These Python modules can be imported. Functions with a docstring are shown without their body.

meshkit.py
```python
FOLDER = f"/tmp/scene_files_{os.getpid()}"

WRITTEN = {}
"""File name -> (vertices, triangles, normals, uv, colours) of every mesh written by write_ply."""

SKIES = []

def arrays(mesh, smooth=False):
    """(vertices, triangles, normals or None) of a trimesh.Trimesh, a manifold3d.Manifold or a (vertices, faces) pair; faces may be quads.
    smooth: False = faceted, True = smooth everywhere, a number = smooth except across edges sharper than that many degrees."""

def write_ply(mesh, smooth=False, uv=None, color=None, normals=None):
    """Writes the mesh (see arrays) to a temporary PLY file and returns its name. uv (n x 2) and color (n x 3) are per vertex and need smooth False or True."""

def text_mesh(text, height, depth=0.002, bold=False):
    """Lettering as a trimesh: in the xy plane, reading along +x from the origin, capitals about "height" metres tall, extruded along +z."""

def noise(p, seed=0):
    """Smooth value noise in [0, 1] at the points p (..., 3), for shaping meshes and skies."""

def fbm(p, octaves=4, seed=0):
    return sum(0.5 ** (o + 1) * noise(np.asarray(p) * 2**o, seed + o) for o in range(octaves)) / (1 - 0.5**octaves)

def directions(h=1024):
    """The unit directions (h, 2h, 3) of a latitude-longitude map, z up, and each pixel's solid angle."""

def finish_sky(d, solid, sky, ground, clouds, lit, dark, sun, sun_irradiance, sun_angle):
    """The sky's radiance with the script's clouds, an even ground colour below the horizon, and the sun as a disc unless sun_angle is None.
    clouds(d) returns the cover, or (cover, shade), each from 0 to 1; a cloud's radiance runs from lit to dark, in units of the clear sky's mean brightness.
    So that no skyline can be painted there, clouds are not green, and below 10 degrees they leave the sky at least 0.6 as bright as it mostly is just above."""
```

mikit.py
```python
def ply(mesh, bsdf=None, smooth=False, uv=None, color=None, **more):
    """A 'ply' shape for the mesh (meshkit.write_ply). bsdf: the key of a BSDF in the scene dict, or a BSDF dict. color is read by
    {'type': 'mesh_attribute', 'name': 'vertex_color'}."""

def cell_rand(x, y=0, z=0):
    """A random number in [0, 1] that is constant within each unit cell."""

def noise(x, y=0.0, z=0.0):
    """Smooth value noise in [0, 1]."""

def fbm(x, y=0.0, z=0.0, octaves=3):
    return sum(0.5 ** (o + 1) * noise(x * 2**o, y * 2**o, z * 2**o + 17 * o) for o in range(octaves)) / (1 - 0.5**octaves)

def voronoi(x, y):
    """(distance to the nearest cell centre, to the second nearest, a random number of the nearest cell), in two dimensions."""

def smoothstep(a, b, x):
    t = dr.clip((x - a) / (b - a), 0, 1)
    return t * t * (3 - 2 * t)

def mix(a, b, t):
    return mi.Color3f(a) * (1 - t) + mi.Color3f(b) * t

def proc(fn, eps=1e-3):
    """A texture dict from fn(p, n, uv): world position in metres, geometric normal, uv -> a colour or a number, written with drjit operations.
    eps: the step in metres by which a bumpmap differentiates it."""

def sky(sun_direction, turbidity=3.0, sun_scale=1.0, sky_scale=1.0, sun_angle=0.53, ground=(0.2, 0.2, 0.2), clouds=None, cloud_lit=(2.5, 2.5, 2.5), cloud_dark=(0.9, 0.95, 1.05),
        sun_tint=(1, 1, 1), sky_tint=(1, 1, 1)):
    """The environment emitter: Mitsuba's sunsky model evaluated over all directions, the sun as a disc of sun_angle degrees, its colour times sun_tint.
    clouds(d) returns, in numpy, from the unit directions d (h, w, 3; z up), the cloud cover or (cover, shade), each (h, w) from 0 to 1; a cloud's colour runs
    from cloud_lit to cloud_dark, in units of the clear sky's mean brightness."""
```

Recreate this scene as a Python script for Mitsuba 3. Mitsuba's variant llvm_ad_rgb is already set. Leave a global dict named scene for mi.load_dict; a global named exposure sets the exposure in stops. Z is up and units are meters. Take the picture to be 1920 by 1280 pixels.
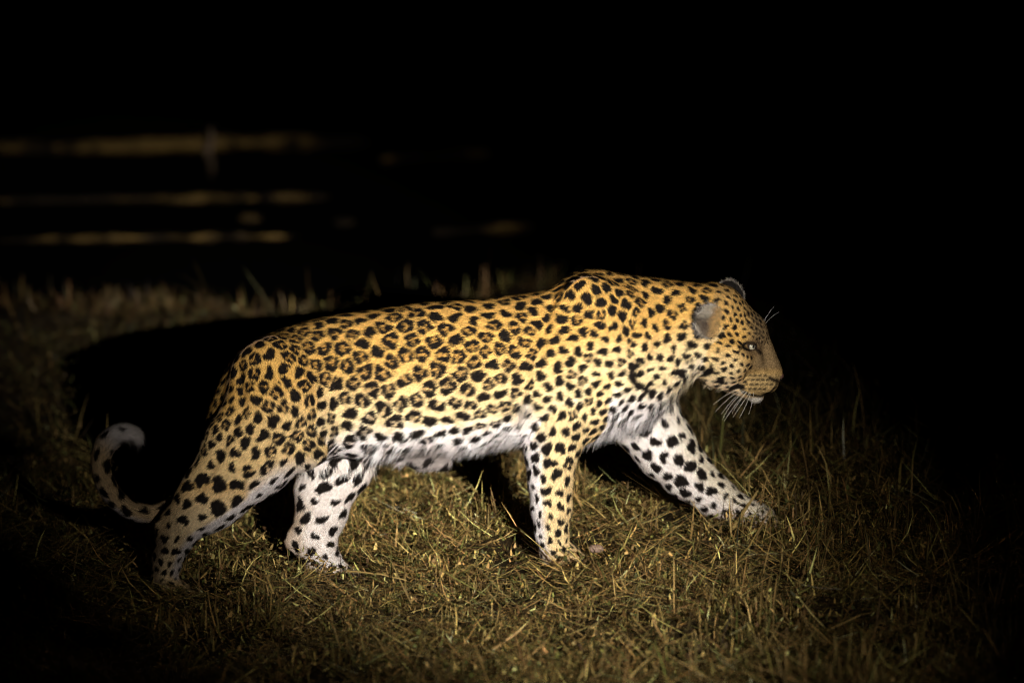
import math
import numpy as np
import trimesh
import mitsuba as mi
import drjit as dr
import mikit
import meshkit
from scipy.spatial import cKDTree
from scipy import sparse

T = mi.ScalarTransform4f
rng = np.random.default_rng(7)
scene, labels = {}, {}

# ------------------------------------------------------------------ camera, night sky, spotlight, exposure
PITCH, DIST = math.radians(10), 13.6
CAM = np.array([0, -DIST * math.cos(PITCH), 0.5 + DIST * math.sin(PITCH)])
AIM = np.array([0, 0, 0.5])
scene['camera'] = {'type': 'thinlens', 'fov': 10.3, 'fov_axis': 'x', 'aperture_radius': 0.046, 'focus_distance': DIST - 0.12,
                   'to_world': T().look_at(origin=CAM.tolist(), target=AIM.tolist(), up=[0, 0, 1]), 'near_clip': 0.1, 'far_clip': 900.0}
exposure = 1.3
scene['sky'] = mikit.sky([0.4, -0.6, 0.15], turbidity=3, sun_scale=0.0, sky_scale=0.0004)
# the spotlight of the vehicle the picture is taken from, held to the right of the camera
LAMP = np.array([2.3, -13.2, 3.0])
LAMP_AIM = np.array([-0.03, 0.0, 0.40])
LAMP_W = 550.0
scene['spotlight'] = {'type': 'spot', 'to_world': T().look_at(origin=LAMP.tolist(), target=LAMP_AIM.tolist(), up=[0, 0, 1]),
                      'cutoff_angle': 3.6, 'beam_width': 1.1, 'intensity': {'type': 'rgb', 'value': [LAMP_W * 0.84, LAMP_W * 0.80, LAMP_W * 0.735]}}
# the softer outer ring of the same lamp's beam
scene['spotlight_ring'] = {**scene['spotlight'], 'cutoff_angle': 4.9, 'beam_width': 0.8, 'intensity': {'type': 'rgb', 'value': [LAMP_W * 0.16, LAMP_W * 0.148, LAMP_W * 0.13]}}


def smooth(a, b, x):
    t = np.clip((x - a) / (b - a), 0, 1)
    return t * t * (3 - 2 * t)


def unit(v):
    return v / (np.linalg.norm(v, axis=-1, keepdims=True) + 1e-12)


# ------------------------------------------------------------------ materials
def principled(rough=0.8, spec=0.2, **k):
    return {'type': 'twosided', 'b': {'type': 'principled', 'base_color': {'type': 'mesh_attribute', 'name': 'vertex_color'}, 'roughness': rough, 'specular': spec, **k}}


scene['coat'] = {'type': 'twosided', 'b': {'type': 'diffuse', 'reflectance': {'type': 'mesh_attribute', 'name': 'vertex_color'}}}
scene['dry_plant'] = principled(0.65, 0.25)
scene['wet_eye'] = principled(0.05, 0.6, clearcoat=1.0, clearcoat_gloss=0.98)
scene['nose_skin'] = principled(0.45, 0.4)
scene['whisker_hair'] = {'type': 'twosided', 'b': {'type': 'principled', 'base_color': {'type': 'rgb', 'value': [0.62, 0.57, 0.5]}, 'roughness': 0.5}}


def soil_colour(p, n, uv):
    a = mikit.fbm(p.x * 9, p.y * 9, p.z * 9, octaves=4)
    b = mikit.noise(p.x * 60, p.y * 60, p.z * 60)
    return mikit.mix((0.012, 0.008, 0.004), (0.036, 0.025, 0.012), mikit.smoothstep(0.3, 0.75, a * 0.7 + b * 0.3))


def mud_colour(p, n, uv):
    a = mikit.fbm(p.x * 3.5, p.y * 3.5, p.z * 3, octaves=2)
    b = mikit.noise(p.x * 22, p.y * 22, p.z * 22)
    return mikit.mix((0.012, 0.008, 0.004), (0.16, 0.10, 0.030), mikit.smoothstep(0.40, 0.66, a * 0.72 + b * 0.28))


scene['soil'] = {'type': 'twosided', 'b': {'type': 'principled', 'base_color': mikit.proc(soil_colour), 'roughness': 0.9, 'specular': 0.1}}
scene['mud'] = {'type': 'twosided', 'b': {'type': 'principled', 'base_color': mikit.proc(mud_colour), 'roughness': 0.85, 'specular': 0.15}}
scene['dark_water'] = {'type': 'twosided', 'b': {'type': 'principled', 'base_color': {'type': 'rgb', 'value': [0.004, 0.004, 0.0035]}, 'roughness': 0.08, 'specular': 0.5}}

# ------------------------------------------------------------------ terrain
SHORE, WATER_Z = 3.9, -0.10


def shore_line(x):
    return SHORE + 0.25 * np.sin(x * 1.3 + 0.6) + 0.15 * np.sin(x * 3.1)


def bank_z(x, y):
    flat = 1 - smooth(2.2, 4.0, y)
    z = -0.030 + 0.055 * np.clip(x, -3, 3) * flat
    q = np.stack([x * 2.2, y * 2.2, x * 0], -1)
    z = z + 0.06 * (meshkit.fbm(q, 4, 3) - 0.5) + 0.05 * (meshkit.noise(q * 4.5, 9) - 0.5)
    return z - 0.35 * smooth(-0.25, 0.7, y - shore_line(x))


FOOTPRINTS = np.array([(0.138, -0.068, -0.033), (0.620, 0.202, 0.020), (-0.801, -0.239, -0.074), (-0.407, 0.021, -0.106)])   # where the paws press the turf down
FOOT_FIT = FOOTPRINTS[:, 2] - bank_z(FOOTPRINTS[:, 0], FOOTPRINTS[:, 1])


def ground_z(x, y):
    x, y = np.asarray(x, float), np.asarray(y, float)
    z = bank_z(x, y)
    for (fx, fy, _), dz in zip(FOOTPRINTS, FOOT_FIT):
        z = z + dz * np.exp(-((x - fx) ** 2 + (y - fy) ** 2) / (2 * 0.12 ** 2))
    return z


def grid_mesh(xs, ys, zf):
    X, Y = np.meshgrid(xs, ys, indexing='ij')
    v = np.stack([X, Y, zf(X, Y)], -1).reshape(-1, 3)
    i, j = np.meshgrid(np.arange(len(xs) - 1), np.arange(len(ys) - 1), indexing='ij')
    b = len(ys)
    q = np.stack([i * b + j, (i + 1) * b + j, (i + 1) * b + j + 1, i * b + j + 1], -1).reshape(-1, 4)
    return v, np.vstack([q[:, [0, 1, 2]], q[:, [0, 2, 3]]])


xs = np.concatenate([np.linspace(-300, -6, 12), np.linspace(-5, 5, 300), np.linspace(6, 300, 12)])
ys = np.concatenate([np.linspace(-60, -6, 10), np.linspace(-5, 6, 320), np.linspace(7, 400, 14)])
scene['ground'] = mikit.ply(grid_mesh(xs, ys, ground_z), 'soil', smooth=True)
labels['ground'] = {'label': 'dark bare soil of the river bank under the grass', 'category': 'ground', 'kind': 'structure'}
scene['water'] = mikit.ply((np.array([[-300, 3.2, WATER_Z], [300, 3.2, WATER_Z], [300, 400, WATER_Z], [-300, 400, WATER_Z]], float), np.array([[0, 1, 2], [0, 2, 3]])), 'dark_water')
labels['water'] = {'label': 'still black river water beyond the grassy bank', 'category': 'water', 'kind': 'structure'}

# ------------------------------------------------------------------ the leopard: a side-view sheet of 768 units to the metre, w = metres towards the viewer's side
K = 768.0
HEAD_ON = math.radians(10)
AX = np.array([math.cos(HEAD_ON), math.sin(HEAD_ON), 0])     # along the body, towards the nose
WX = np.array([math.sin(HEAD_ON), -math.cos(HEAD_ON), 0])    # across the body, the animal's right side


def L(u, v, w=0.0):
    """sheet (u, v) at offset w -> body coordinates (along, across, up) in metres"""
    a = (u - 958.25 - 129.8 * w) / 771.9
    return np.array([a, w, (1024.0 - 25.6 * a + 145.4 * w - v) / K])


def sheet(p):
    a, w, z = p[:, 0], p[:, 1], p[:, 2]
    return np.stack([958.25 + 771.9 * a + 129.8 * w, 1024.0 - 25.6 * a + 145.4 * w - 768.2 * z], -1)


def world(p):
    return p[..., :1] * AX + p[..., 1:2] * WX + p[..., 2:3] * np.array([0, 0, 1.0])


TORSO, NFRONT, FFRONT, NHIND, FHIND, TAIL, HEAD = range(7)
prims = []   # (group, blend, node_a, node_b, r_a, r_b, across-scale)


def chain(group, nodes, blend=0.02, scale=1.0, mirror=False):
    """nodes: (u, v, w, r) in sheet units"""
    for s in ((1, -1) if mirror else (1,)):
        pts = [(L(u, v, 0) * [1, 0, 1] + [0, s * w / K, 0] if mirror else L(u, v, s * w / K), r / K) for u, v, w, r in nodes]
        if len(pts) == 1:
            pts = pts * 2
        for (p, r), (q, t) in zip(pts[:-1], pts[1:]):
            prims.append((group, blend, p, q, r, t, scale))


# limbs and tail
chain(NFRONT, [(1098, 560, 56, 34), (1145, 620, 60, 54), (1150, 690, 66, 62), (1090, 740, 72, 66), (1045, 790, 74, 52)], 0.05, 0.62)
chain(NFRONT, [(1045, 790, 78, 54), (1031, 850, 74, 46), (1030, 900, 72, 40), (1031, 950, 71, 35), (1033, 1000, 70, 29), (1038, 1032, 70, 27)], 0.02)
chain(NFRONT, [(1038, 1032, 70, 28), (1066, 1044, 70, 25)], 0.012, 1.2)
for dw in (-20, -7, 7, 20):
    chain(NFRONT, [(1062, 1042, 70 + dw, 15), (1090 - abs(dw) * 0.5, 1048, 70 + dw * 1.1, 12)], 0.006)
chain(FFRONT, [(1110, 564, -56, 32), (1165, 640, -62, 54), (1195, 720, -72, 62)], 0.05, 0.62)
chain(FFRONT, [(1200, 720, -74, 60), (1215, 790, -74, 60), (1250, 840, -74, 56), (1290, 885, -72, 46), (1345, 931, -70, 36), (1385, 955, -70, 31)], 0.025)
chain(FFRONT, [(1385, 955, -70, 30), (1435, 972, -70, 26)], 0.012, 1.2)
for dw in (-20, -7, 7, 20):
    chain(FFRONT, [(1432, 970, -70 + dw, 16), (1466 - abs(dw) * 0.5, 981, -70 + dw * 1.1, 12)], 0.006)
chain(NHIND, [(512, 712, 50, 74), (524, 765, 64, 84), (470, 848, 74, 80), (402, 928, 74, 54), (347, 980, 74, 39)], 0.04, 0.72)
chain(NHIND, [(520, 770, 70, 82), (562, 815, 70, 62)], 0.03, 0.7)
chain(NHIND, [(345, 982, 74, 36), (331, 1008, 74, 33), (319, 1042, 74, 26), (311, 1088, 74, 23)], 0.015, 0.85)
chain(NHIND, [(352, 958, 74, 26), (311, 982, 74, 15)], 0.010, 0.8)
chain(NHIND, [(312, 1092, 74, 24), (340, 1108, 74, 22)], 0.01, 1.25)
for dw in (-18, -6, 6, 18):
    chain(NHIND, [(338, 1106, 74 + dw, 14), (364 - abs(dw) * 0.5, 1112, 74 + dw * 1.1, 11)], 0.006)
chain(FHIND, [(540, 740, -66, 76), (600, 830, -70, 66), (644, 872, -70, 50)], 0.03, 0.72)
chain(FHIND, [(646, 876, -70, 50), (604, 920, -70, 52), (600, 960, -70, 45), (585, 1000, -70, 44)], 0.02, 0.75)
chain(FHIND, [(552, 1012, -70, 23), (583, 1014, -70, 41), (600, 1050, -70, 33), (626, 1076, -70, 26)], 0.012, 0.9)
chain(FHIND, [(626, 1078, -70, 25), (650, 1088, -70, 22)], 0.012, 1.2)
for dw in (-18, -6, 6, 18):
    chain(FHIND, [(648, 1086, -70 + dw, 14), (676 - abs(dw) * 0.5, 1092, -70 + dw * 1.1, 11)], 0.006)
tail_nodes = [(462, 690, 10, 26), (430, 750, 14, 22), (408, 820, 16, 19), (379, 885, 14, 17), (344, 932, 8, 16), (306, 957, 2, 15.5), (265, 959, 0, 15.5), (229, 941, 0, 15.5), (203, 906, 0, 15.5),
              (193, 866, 0, 16), (203, 834, 2, 17), (222, 816, 4, 17), (246, 812, 6, 16), (260, 822, 7, 12)]
_tn = np.array(tail_nodes, float)
_s = np.arange(len(_tn)); _f = np.linspace(0, len(_tn) - 1, 40)
from scipy.interpolate import CubicSpline, PchipInterpolator
tail_pts = CubicSpline(_s, _tn)(_f)
chain(TAIL, [tuple(r) for r in tail_pts], 0.008)
# belly and flank
chain(TORSO, [(752, 846, 0, 20), (792, 860, 6, 19), (830, 864, 6, 17)], 0.015)
chain(TORSO, [(640, 800, 62, 30), (690, 812, 50, 36)], 0.03, 0.6, True)
chain(TORSO, [(985, 790, 60, 24), (968, 760, 70, 20)], 0.025, 0.7)
# head
chain(HEAD, [(1345, 592, 0, 60), (1392, 622, 0, 46)], 0.02)
chain(HEAD, [(1322, 650, 24, 50), (1362, 664, 26, 48)], 0.02, 1.0, True)
chain(HEAD, [(1392, 628, 20, 30), (1402, 664, 22, 26)], 0.015, 1.0, True)
chain(HEAD, [(1385, 672, 0, 48), (1437, 697, 0, 28)], 0.015, 0.95)
chain(HEAD, [(1410, 622, 0, 28), (1457, 693, 0, 13)], 0.012)
chain(HEAD, [(1396, 614, 22, 16), (1421, 622, 20, 13)], 0.01, 1.0, True)
chain(HEAD, [(1410, 710, 15, 25), (1440, 713, 13, 20)], 0.007, 0.95, True)
chain(HEAD, [(1345, 684, 24, 40), (1392, 716, 12, 22), (1420, 739, 5, 15)], 0.010, 0.9, True)
chain(HEAD, [(1456, 702, 4, 11), (1461, 703, 4, 9)], 0.005, 1.0, True)

sections = np.array([(388, 790, 822, 12), (397, 762, 838, 28), (415, 718, 860, 55), (440, 674, 878, 75), (480, 641, 880, 90), (530, 620, 872, 98), (600, 600, 860, 100), (650, 591, 852, 100), (700, 584, 848, 102),
                     (750, 577, 850, 108), (800, 571, 850, 113), (850, 568, 846, 117), (900, 565, 838, 120), (950, 558, 828, 120), (1000, 551, 826, 118), (1030, 543, 820, 114), (1060, 523, 816, 108),
                     (1090, 510, 813, 100), (1120, 508, 812, 98), (1160, 514, 808, 97), (1200, 519, 798, 93), (1240, 523, 768, 88), (1275, 527, 726, 80), (1310, 531, 700, 70), (1345, 536, 690, 56), (1362, 560, 670, 30)], float)


def torso_field(P):
    a = P[..., 0]
    u = 958.25 + 771.9 * a
    top, bot, hw = (PchipInterpolator(sections[:, 0], sections[:, k], extrapolate=True)(np.clip(u, sections[0, 0], sections[-1, 0])) for k in (1, 2, 3))
    zt, zb = (1024.0 - 25.6 * a - top) / K, (1024.0 - 25.6 * a - bot) / K
    zc, hz, hw = (zt + zb) / 2, np.maximum((zt - zb) / 2, 0.01), hw / K
    zz = (P[..., 2] - zc) / hz
    ww = P[..., 1] / (hw * (1 - 0.16 * zz))          # a little wider below the middle of the barrel
    f = ((np.abs(ww) ** 2.25 + np.abs(zz) ** 2.25 + 1e-9) ** (1 / 2.25) - 1) * np.minimum(hw, hz)
    over = np.maximum(sections[0, 0] - u, u - sections[-1, 0]) / 771.9
    return np.maximum(f, over)


def cone_field(P, prim):
    _, _, p, q, r, t, s = prim
    sc = np.array([1, 1 / s, 1])
    d = (P - p) * sc
    e = (q - p) * sc
    ee = e @ e
    h = np.clip((d @ e) / ee, 0, 1) if ee > 1e-12 else np.zeros(d.shape[:-1])
    dist = np.linalg.norm(d - h[..., None] * e, axis=-1)
    return (dist - (r + (t - r) * h)) * min(1.0, s + 0.15)


def smin(a, b, k):
    h = np.clip(0.5 + 0.5 * (a - b) / k, 0, 1)
    return a * (1 - h) + b * h - k * h * (1 - h)


CELL = 0.0045
lo, hi = np.array([-1.05, -0.215, -0.13]), np.array([0.71, 0.215, 0.705])
dims = np.ceil((hi - lo) / CELL).astype(int)
axes = [lo[k] + CELL * np.arange(dims[k]) for k in range(3)]
field = np.full(dims, 0.05, np.float32)
i0, i1 = np.searchsorted(axes[0], [L(380, 0)[0], L(1370, 0)[0]])
for s in range(i0, i1, 24):
    sl = slice(s, min(s + 24, i1))
    P = np.stack(np.meshgrid(axes[0][sl], axes[1], axes[2], indexing='ij'), -1)
    field[sl] = np.minimum(torso_field(P), 0.05)
for pr in prims:
    _, k, p, q, r, t, s = pr
    m = max(r, t) * max(1, s) + k + 0.012
    a0 = [max(0, np.searchsorted(axes[j], min(p[j], q[j]) - m)) for j in range(3)]
    a1 = [np.searchsorted(axes[j], max(p[j], q[j]) + m) for j in range(3)]
    sl = tuple(slice(x, y) for x, y in zip(a0, a1))
    P = np.stack(np.meshgrid(*[axes[j][sl[j]] for j in range(3)], indexing='ij'), -1)
    field[sl] = smin(field[sl], cone_field(P, pr), k)


def surface_nets(f):
    inside = f < 0
    c = [inside[dx:f.shape[0] - 1 + dx, dy:f.shape[1] - 1 + dy, dz:f.shape[2] - 1 + dz] for dx in (0, 1) for dy in (0, 1) for dz in (0, 1)]
    n = sum(x.astype(np.int8) for x in c)
    cells = np.argwhere((n > 0) & (n < 8))
    index = np.full(np.array(f.shape) - 1, -1, np.int32)
    index[tuple(cells.T)] = np.arange(len(cells))
    total, count = np.zeros((len(cells), 3)), np.zeros(len(cells))
    corner = np.array([(x, y, z) for x in (0, 1) for y in (0, 1) for z in (0, 1)])
    for i in range(8):
        for j in range(i + 1, 8):
            if np.abs(corner[i] - corner[j]).sum() != 1:
                continue
            fa, fb = f[tuple((cells + corner[i]).T)], f[tuple((cells + corner[j]).T)]
            x = (fa < 0) != (fb < 0)
            t = np.where(x, fa / np.where(x, fa - fb, 1), 0)
            total += np.where(x[:, None], corner[i] + t[:, None] * (corner[j] - corner[i]), 0)
            count += x
    v = cells + total / count[:, None]
    quads = []
    for ax in range(3):
        b, c2 = (ax + 1) % 3, (ax + 2) % 3
        sl0, sl1 = [slice(1, -1)] * 3, [slice(1, -1)] * 3
        sl0[ax], sl1[ax] = slice(0, -1), slice(1, None)
        A, B = inside[tuple(sl0)], inside[tuple(sl1)]
        e = np.argwhere(A != B)
        flip = A[tuple(e.T)]
        e = e + 1
        e[:, ax] -= 1
        o = np.eye(3, dtype=int)
        q = np.stack([index[tuple((e - x).T)] for x in (o[b] + o[c2], o[c2], o[b] * 0, o[b])], -1)
        q[~flip] = q[~flip][:, ::-1]
        quads.append(q)
    return v, np.vstack(quads)


V, Q = surface_nets(field)
V = lo + V * CELL
F = np.vstack([Q[:, [0, 1, 2]], Q[:, [0, 2, 3]]])
skin = trimesh.Trimesh(V, F, process=False)
V, F = trimesh.remesh.subdivide(skin.vertices, skin.faces)
e = np.vstack([F[:, [0, 1]], F[:, [1, 2]], F[:, [2, 0]]])
ADJ = sparse.coo_matrix((np.ones(len(e) * 2), (np.r_[e[:, 0], e[:, 1]], np.r_[e[:, 1], e[:, 0]])), shape=(len(V), len(V))).tocsr()
ADJ.data[:] = 1
ADJ = sparse.diags(1 / np.maximum(np.asarray(ADJ.sum(1)).ravel(), 1)) @ ADJ
for lam in (0.5, -0.52) * 3:
    V = V + lam * (ADJ @ V - V)
# soft irregularity of muscle and loose skin
N = unit(meshkit.arrays((V, F), True)[2])
V = V + N * (0.006 * (meshkit.fbm(V * [9, 14, 12], 3, 5) - 0.5))[:, None]
N = unit(meshkit.arrays((V, F), True)[2])


def swell(points, width, height, side_w=1):
    """pushes the surface out (or in) along a line of the flank, the same on both sides"""
    global V
    p = np.array(points, float)
    q = sheet(np.stack([V[:, 0], np.abs(V[:, 1]), V[:, 2]], -1))
    dmin = np.full(len(V), 1e9)
    for a_, b_ in zip(p[:-1], p[1:]):
        e_ = b_ - a_
        t = np.clip(((q - a_) @ e_) / (e_ @ e_), 0, 1)
        dmin = np.minimum(dmin, np.hypot(*(q - a_ - t[:, None] * e_).T))
    V = V + N * (height * np.exp(-(dmin / width) ** 2) * smooth(0.15, 0.5, np.abs(N[:, 1])))[:, None]


swell([(1032, 560), (1016, 640), (1002, 720), (985, 780)], 11, -0.011)        # behind the shoulder
swell([(1095, 545), (1112, 600), (1150, 680)], 20, 0.010)                     # ridge of the shoulder blade
swell([(1150, 560), (1185, 640), (1192, 680)], 12, -0.007)
swell([(1192, 680), (1180, 710), (1150, 760), (1110, 790)], 13, 0.006)
swell([(1075, 640), (1050, 720), (1040, 770)], 18, 0.008)
swell([(1250, 560), (1240, 640), (1215, 690)], 14, -0.006)
swell([(1265, 620), (1275, 690)], 10, -0.006)
swell([(660, 690), (640, 750), (648, 810)], 16, -0.009)                       # in front of the thigh
swell([(560, 690), (590, 760), (600, 820)], 24, 0.008)
swell([(452, 690), (462, 760), (430, 830), (380, 920)], 9, -0.007)
swell([(470, 930), (420, 960), (370, 990)], 12, 0.005)
swell([(500, 660), (520, 670)], 20, 0.007)
for k in range(6):
    swell([(740 + 44 * k, 640 + 4 * k), (724 + 44 * k, 720), (728 + 44 * k, 790)], 10, 0.0022 if k % 2 else -0.0018)
swell([(1394, 642), (1412, 650)], 9, -0.006)                                   # eye socket
swell([(1392, 634), (1416, 636)], 6, 0.004)
swell([(1386, 664), (1402, 672)], 10, 0.004)
swell([(1424, 640), (1446, 690)], 8, -0.004)                                   # side of the nose
swell([(1404, 700), (1398, 716)], 6, -0.004)
swell([(1335, 690), (1355, 660), (1380, 650)], 14, 0.004)
N = unit(meshkit.arrays((V, F), True)[2])
nV = len(V)

# which limb a point belongs to, and the way its hair lies
best = torso_field(V) - 0.004
group = np.zeros(nV, int)
hairdir = np.tile([-1.0, 0, -0.28], (nV, 1))
nose_tip = L(1466, 694)
for pr in prims:
    d = cone_field(V, pr)
    on = d < best
    best[on] = d[on]
    group[on] = pr[0]
    ax_ = unit(pr[3] - pr[2])
    if pr[0] in (NFRONT, FFRONT, NHIND, FHIND, TAIL):
        hairdir[on] = ax_ + ([-0.25, 0, 0] if pr[0] != TAIL else [0, 0, 0])
    elif pr[0] == HEAD:
        hairdir[on] = unit(V[on] - nose_tip)
    else:
        hairdir[on] = [-0.8, 0, -0.6]
UV = sheet(np.stack([V[:, 0], np.where(np.isin(group, [TORSO, HEAD]), np.abs(V[:, 1]), V[:, 1]), V[:, 2]], -1))
UVM = sheet(np.stack([V[:, 0], np.where(np.isin(group, [FFRONT, FHIND]), V[:, 1], np.abs(V[:, 1])), V[:, 2]], -1))
u, v = UV.T
top_v = PchipInterpolator(sections[:, 0], sections[:, 1])(np.clip(u, 390, 1360))
bot_v = PchipInterpolator(sections[:, 0], sections[:, 2])(np.clip(u, 390, 1360))
for _ in range(14):
    hairdir = unit(ADJ @ hairdir)
hairdir = unit(hairdir - N * (hairdir * N).sum(1)[:, None])

# ------------------------------------------------------------------ coat: ground colour
GOLD, TAN, CREAM, WHITE, BLACK = (np.array(c) for c in ((0.62, 0.365, 0.100), (0.50, 0.34, 0.16), (0.76, 0.60, 0.34), (0.84, 0.77, 0.76), (0.011, 0.009, 0.008)))
noise1 = meshkit.fbm(V * 22, 3, 1)
noise2 = meshkit.fbm(V * 70, 2, 2)
coat = np.tile(GOLD, (nV, 1))


def lay(colour, amount):
    global coat
    amount = np.clip(amount, 0, 1)[:, None]
    coat = coat * (1 - amount) + np.asarray(colour) * amount


drop = (v - top_v) / np.maximum(bot_v - top_v, 20) + 0.12 * (noise1 - 0.5)
on_torso = (group == TORSO).astype(float)
lay(CREAM, smooth(0.30, 0.82, drop) * (on_torso * 0.9 + (group == NHIND) * 0.5 * (v < 900)))
lay(WHITE, smooth(0.76, 0.95, drop + 0.10 * (noise2 - 0.5)) * on_torso)
lay(WHITE, smooth(0.3, 0.9, -N[:, 2]) * on_torso * smooth(0.72, 0.85, drop))
# shoulder and neck side
lay(CREAM, (group == NFRONT) * smooth(560, 800, v) * 0.75)
lay(CREAM, (group == TORSO) * smooth(1050, 1200, u) * smooth(610, 720, v) * 0.8)
lay(WHITE, (np.isin(group, [TORSO, FFRONT])) * smooth(1080, 1140, u) * smooth(715, 775, v))
for g, side in ((NFRONT, 1), (NHIND, 1), (FFRONT, -1), (FHIND, -1)):
    inner = smooth(-0.35, 0.45, -N[:, 1] * side) * (group == g)
    lay(WHITE * [1, 0.97, 0.92], inner * 0.95)
lay(CREAM * [1, 1.08, 1.25], (group == FFRONT) * smooth(1200, 1330, u) * smooth(-0.3, 0.6, N[:, 0] + 0.6 * N[:, 2]) * 0.6)
lay(WHITE * 0.92, (group == NFRONT) * smooth(0.25, 0.8, -N[:, 0]) * smooth(770, 850, v))
lay(CREAM * [0.95, 1, 1.2], (group == NHIND) * smooth(860, 980, v) * 0.7)
lay(WHITE * 0.85, (group == NHIND) * smooth(0.1, 0.7, N[:, 0] - 0.8 * N[:, 2]) * smooth(840, 900, v))
lay(TAN * [0.95, 0.92, 0.9], np.isin(group, [NHIND, FHIND]) * smooth(0.2, 0.8, -N[:, 0]) * smooth(900, 980, v) * 0.6)
lay(TAN, np.isin(group, [NFRONT, FFRONT, NHIND, FHIND]) * smooth(0, 1, (v - np.select([group == NFRONT, group == FFRONT, group == NHIND], [1010, 950, 1060], 1050)) / 40) * 0.6)
lay([0.55, 0.5, 0.46], (group == TORSO) * smooth(26, 12, np.hypot((u - 985) * 1.2, (v - 775) * 0.8)) * 0.8)   # bare fold behind the elbow
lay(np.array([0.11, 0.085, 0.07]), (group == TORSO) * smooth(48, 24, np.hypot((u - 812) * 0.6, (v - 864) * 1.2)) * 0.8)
lay([0.17, 0.125, 0.09], (group == NHIND) * smooth(0.1, 0.7, -N[:, 0]) * smooth(970, 1010, v) * 0.8)
# head
hd = (group == HEAD).astype(float)
lay(TAN, hd * smooth(650, 560, v) * 0.35)
lay(CREAM, hd * smooth(630, 700, v) * smooth(1420, 1370, u) * 0.85)
lay(np.array([0.235, 0.160, 0.085]), hd * smooth(1385, 1425, u) * smooth(712, 684, v) * 0.92)
lay(np.array([0.16, 0.10, 0.05]), hd * smooth(24, 10, np.hypot((u - 1412) * 0.8, v - 652)) * 0.75)
lay(np.array([0.30, 0.20, 0.10]), hd * smooth(16, 4, np.abs(v - 690 + 0.5 * (u - 1400))) * smooth(1385, 1400, u) * smooth(1440, 1420, u) * 0.5)
lay(np.array([0.47, 0.32, 0.14]), hd * smooth(1385, 1410, u) * smooth(690, 706, v))
lay([0.52, 0.47, 0.41], hd * smooth(741, 746, v) * smooth(1392, 1412, u))
lay(CREAM * [1, 1, 1.2], hd * smooth(700, 722, v) * smooth(1400, 1370, u) * 0.8)
fleck = meshkit.noise(V * [420, 420, 420], 17)
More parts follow.
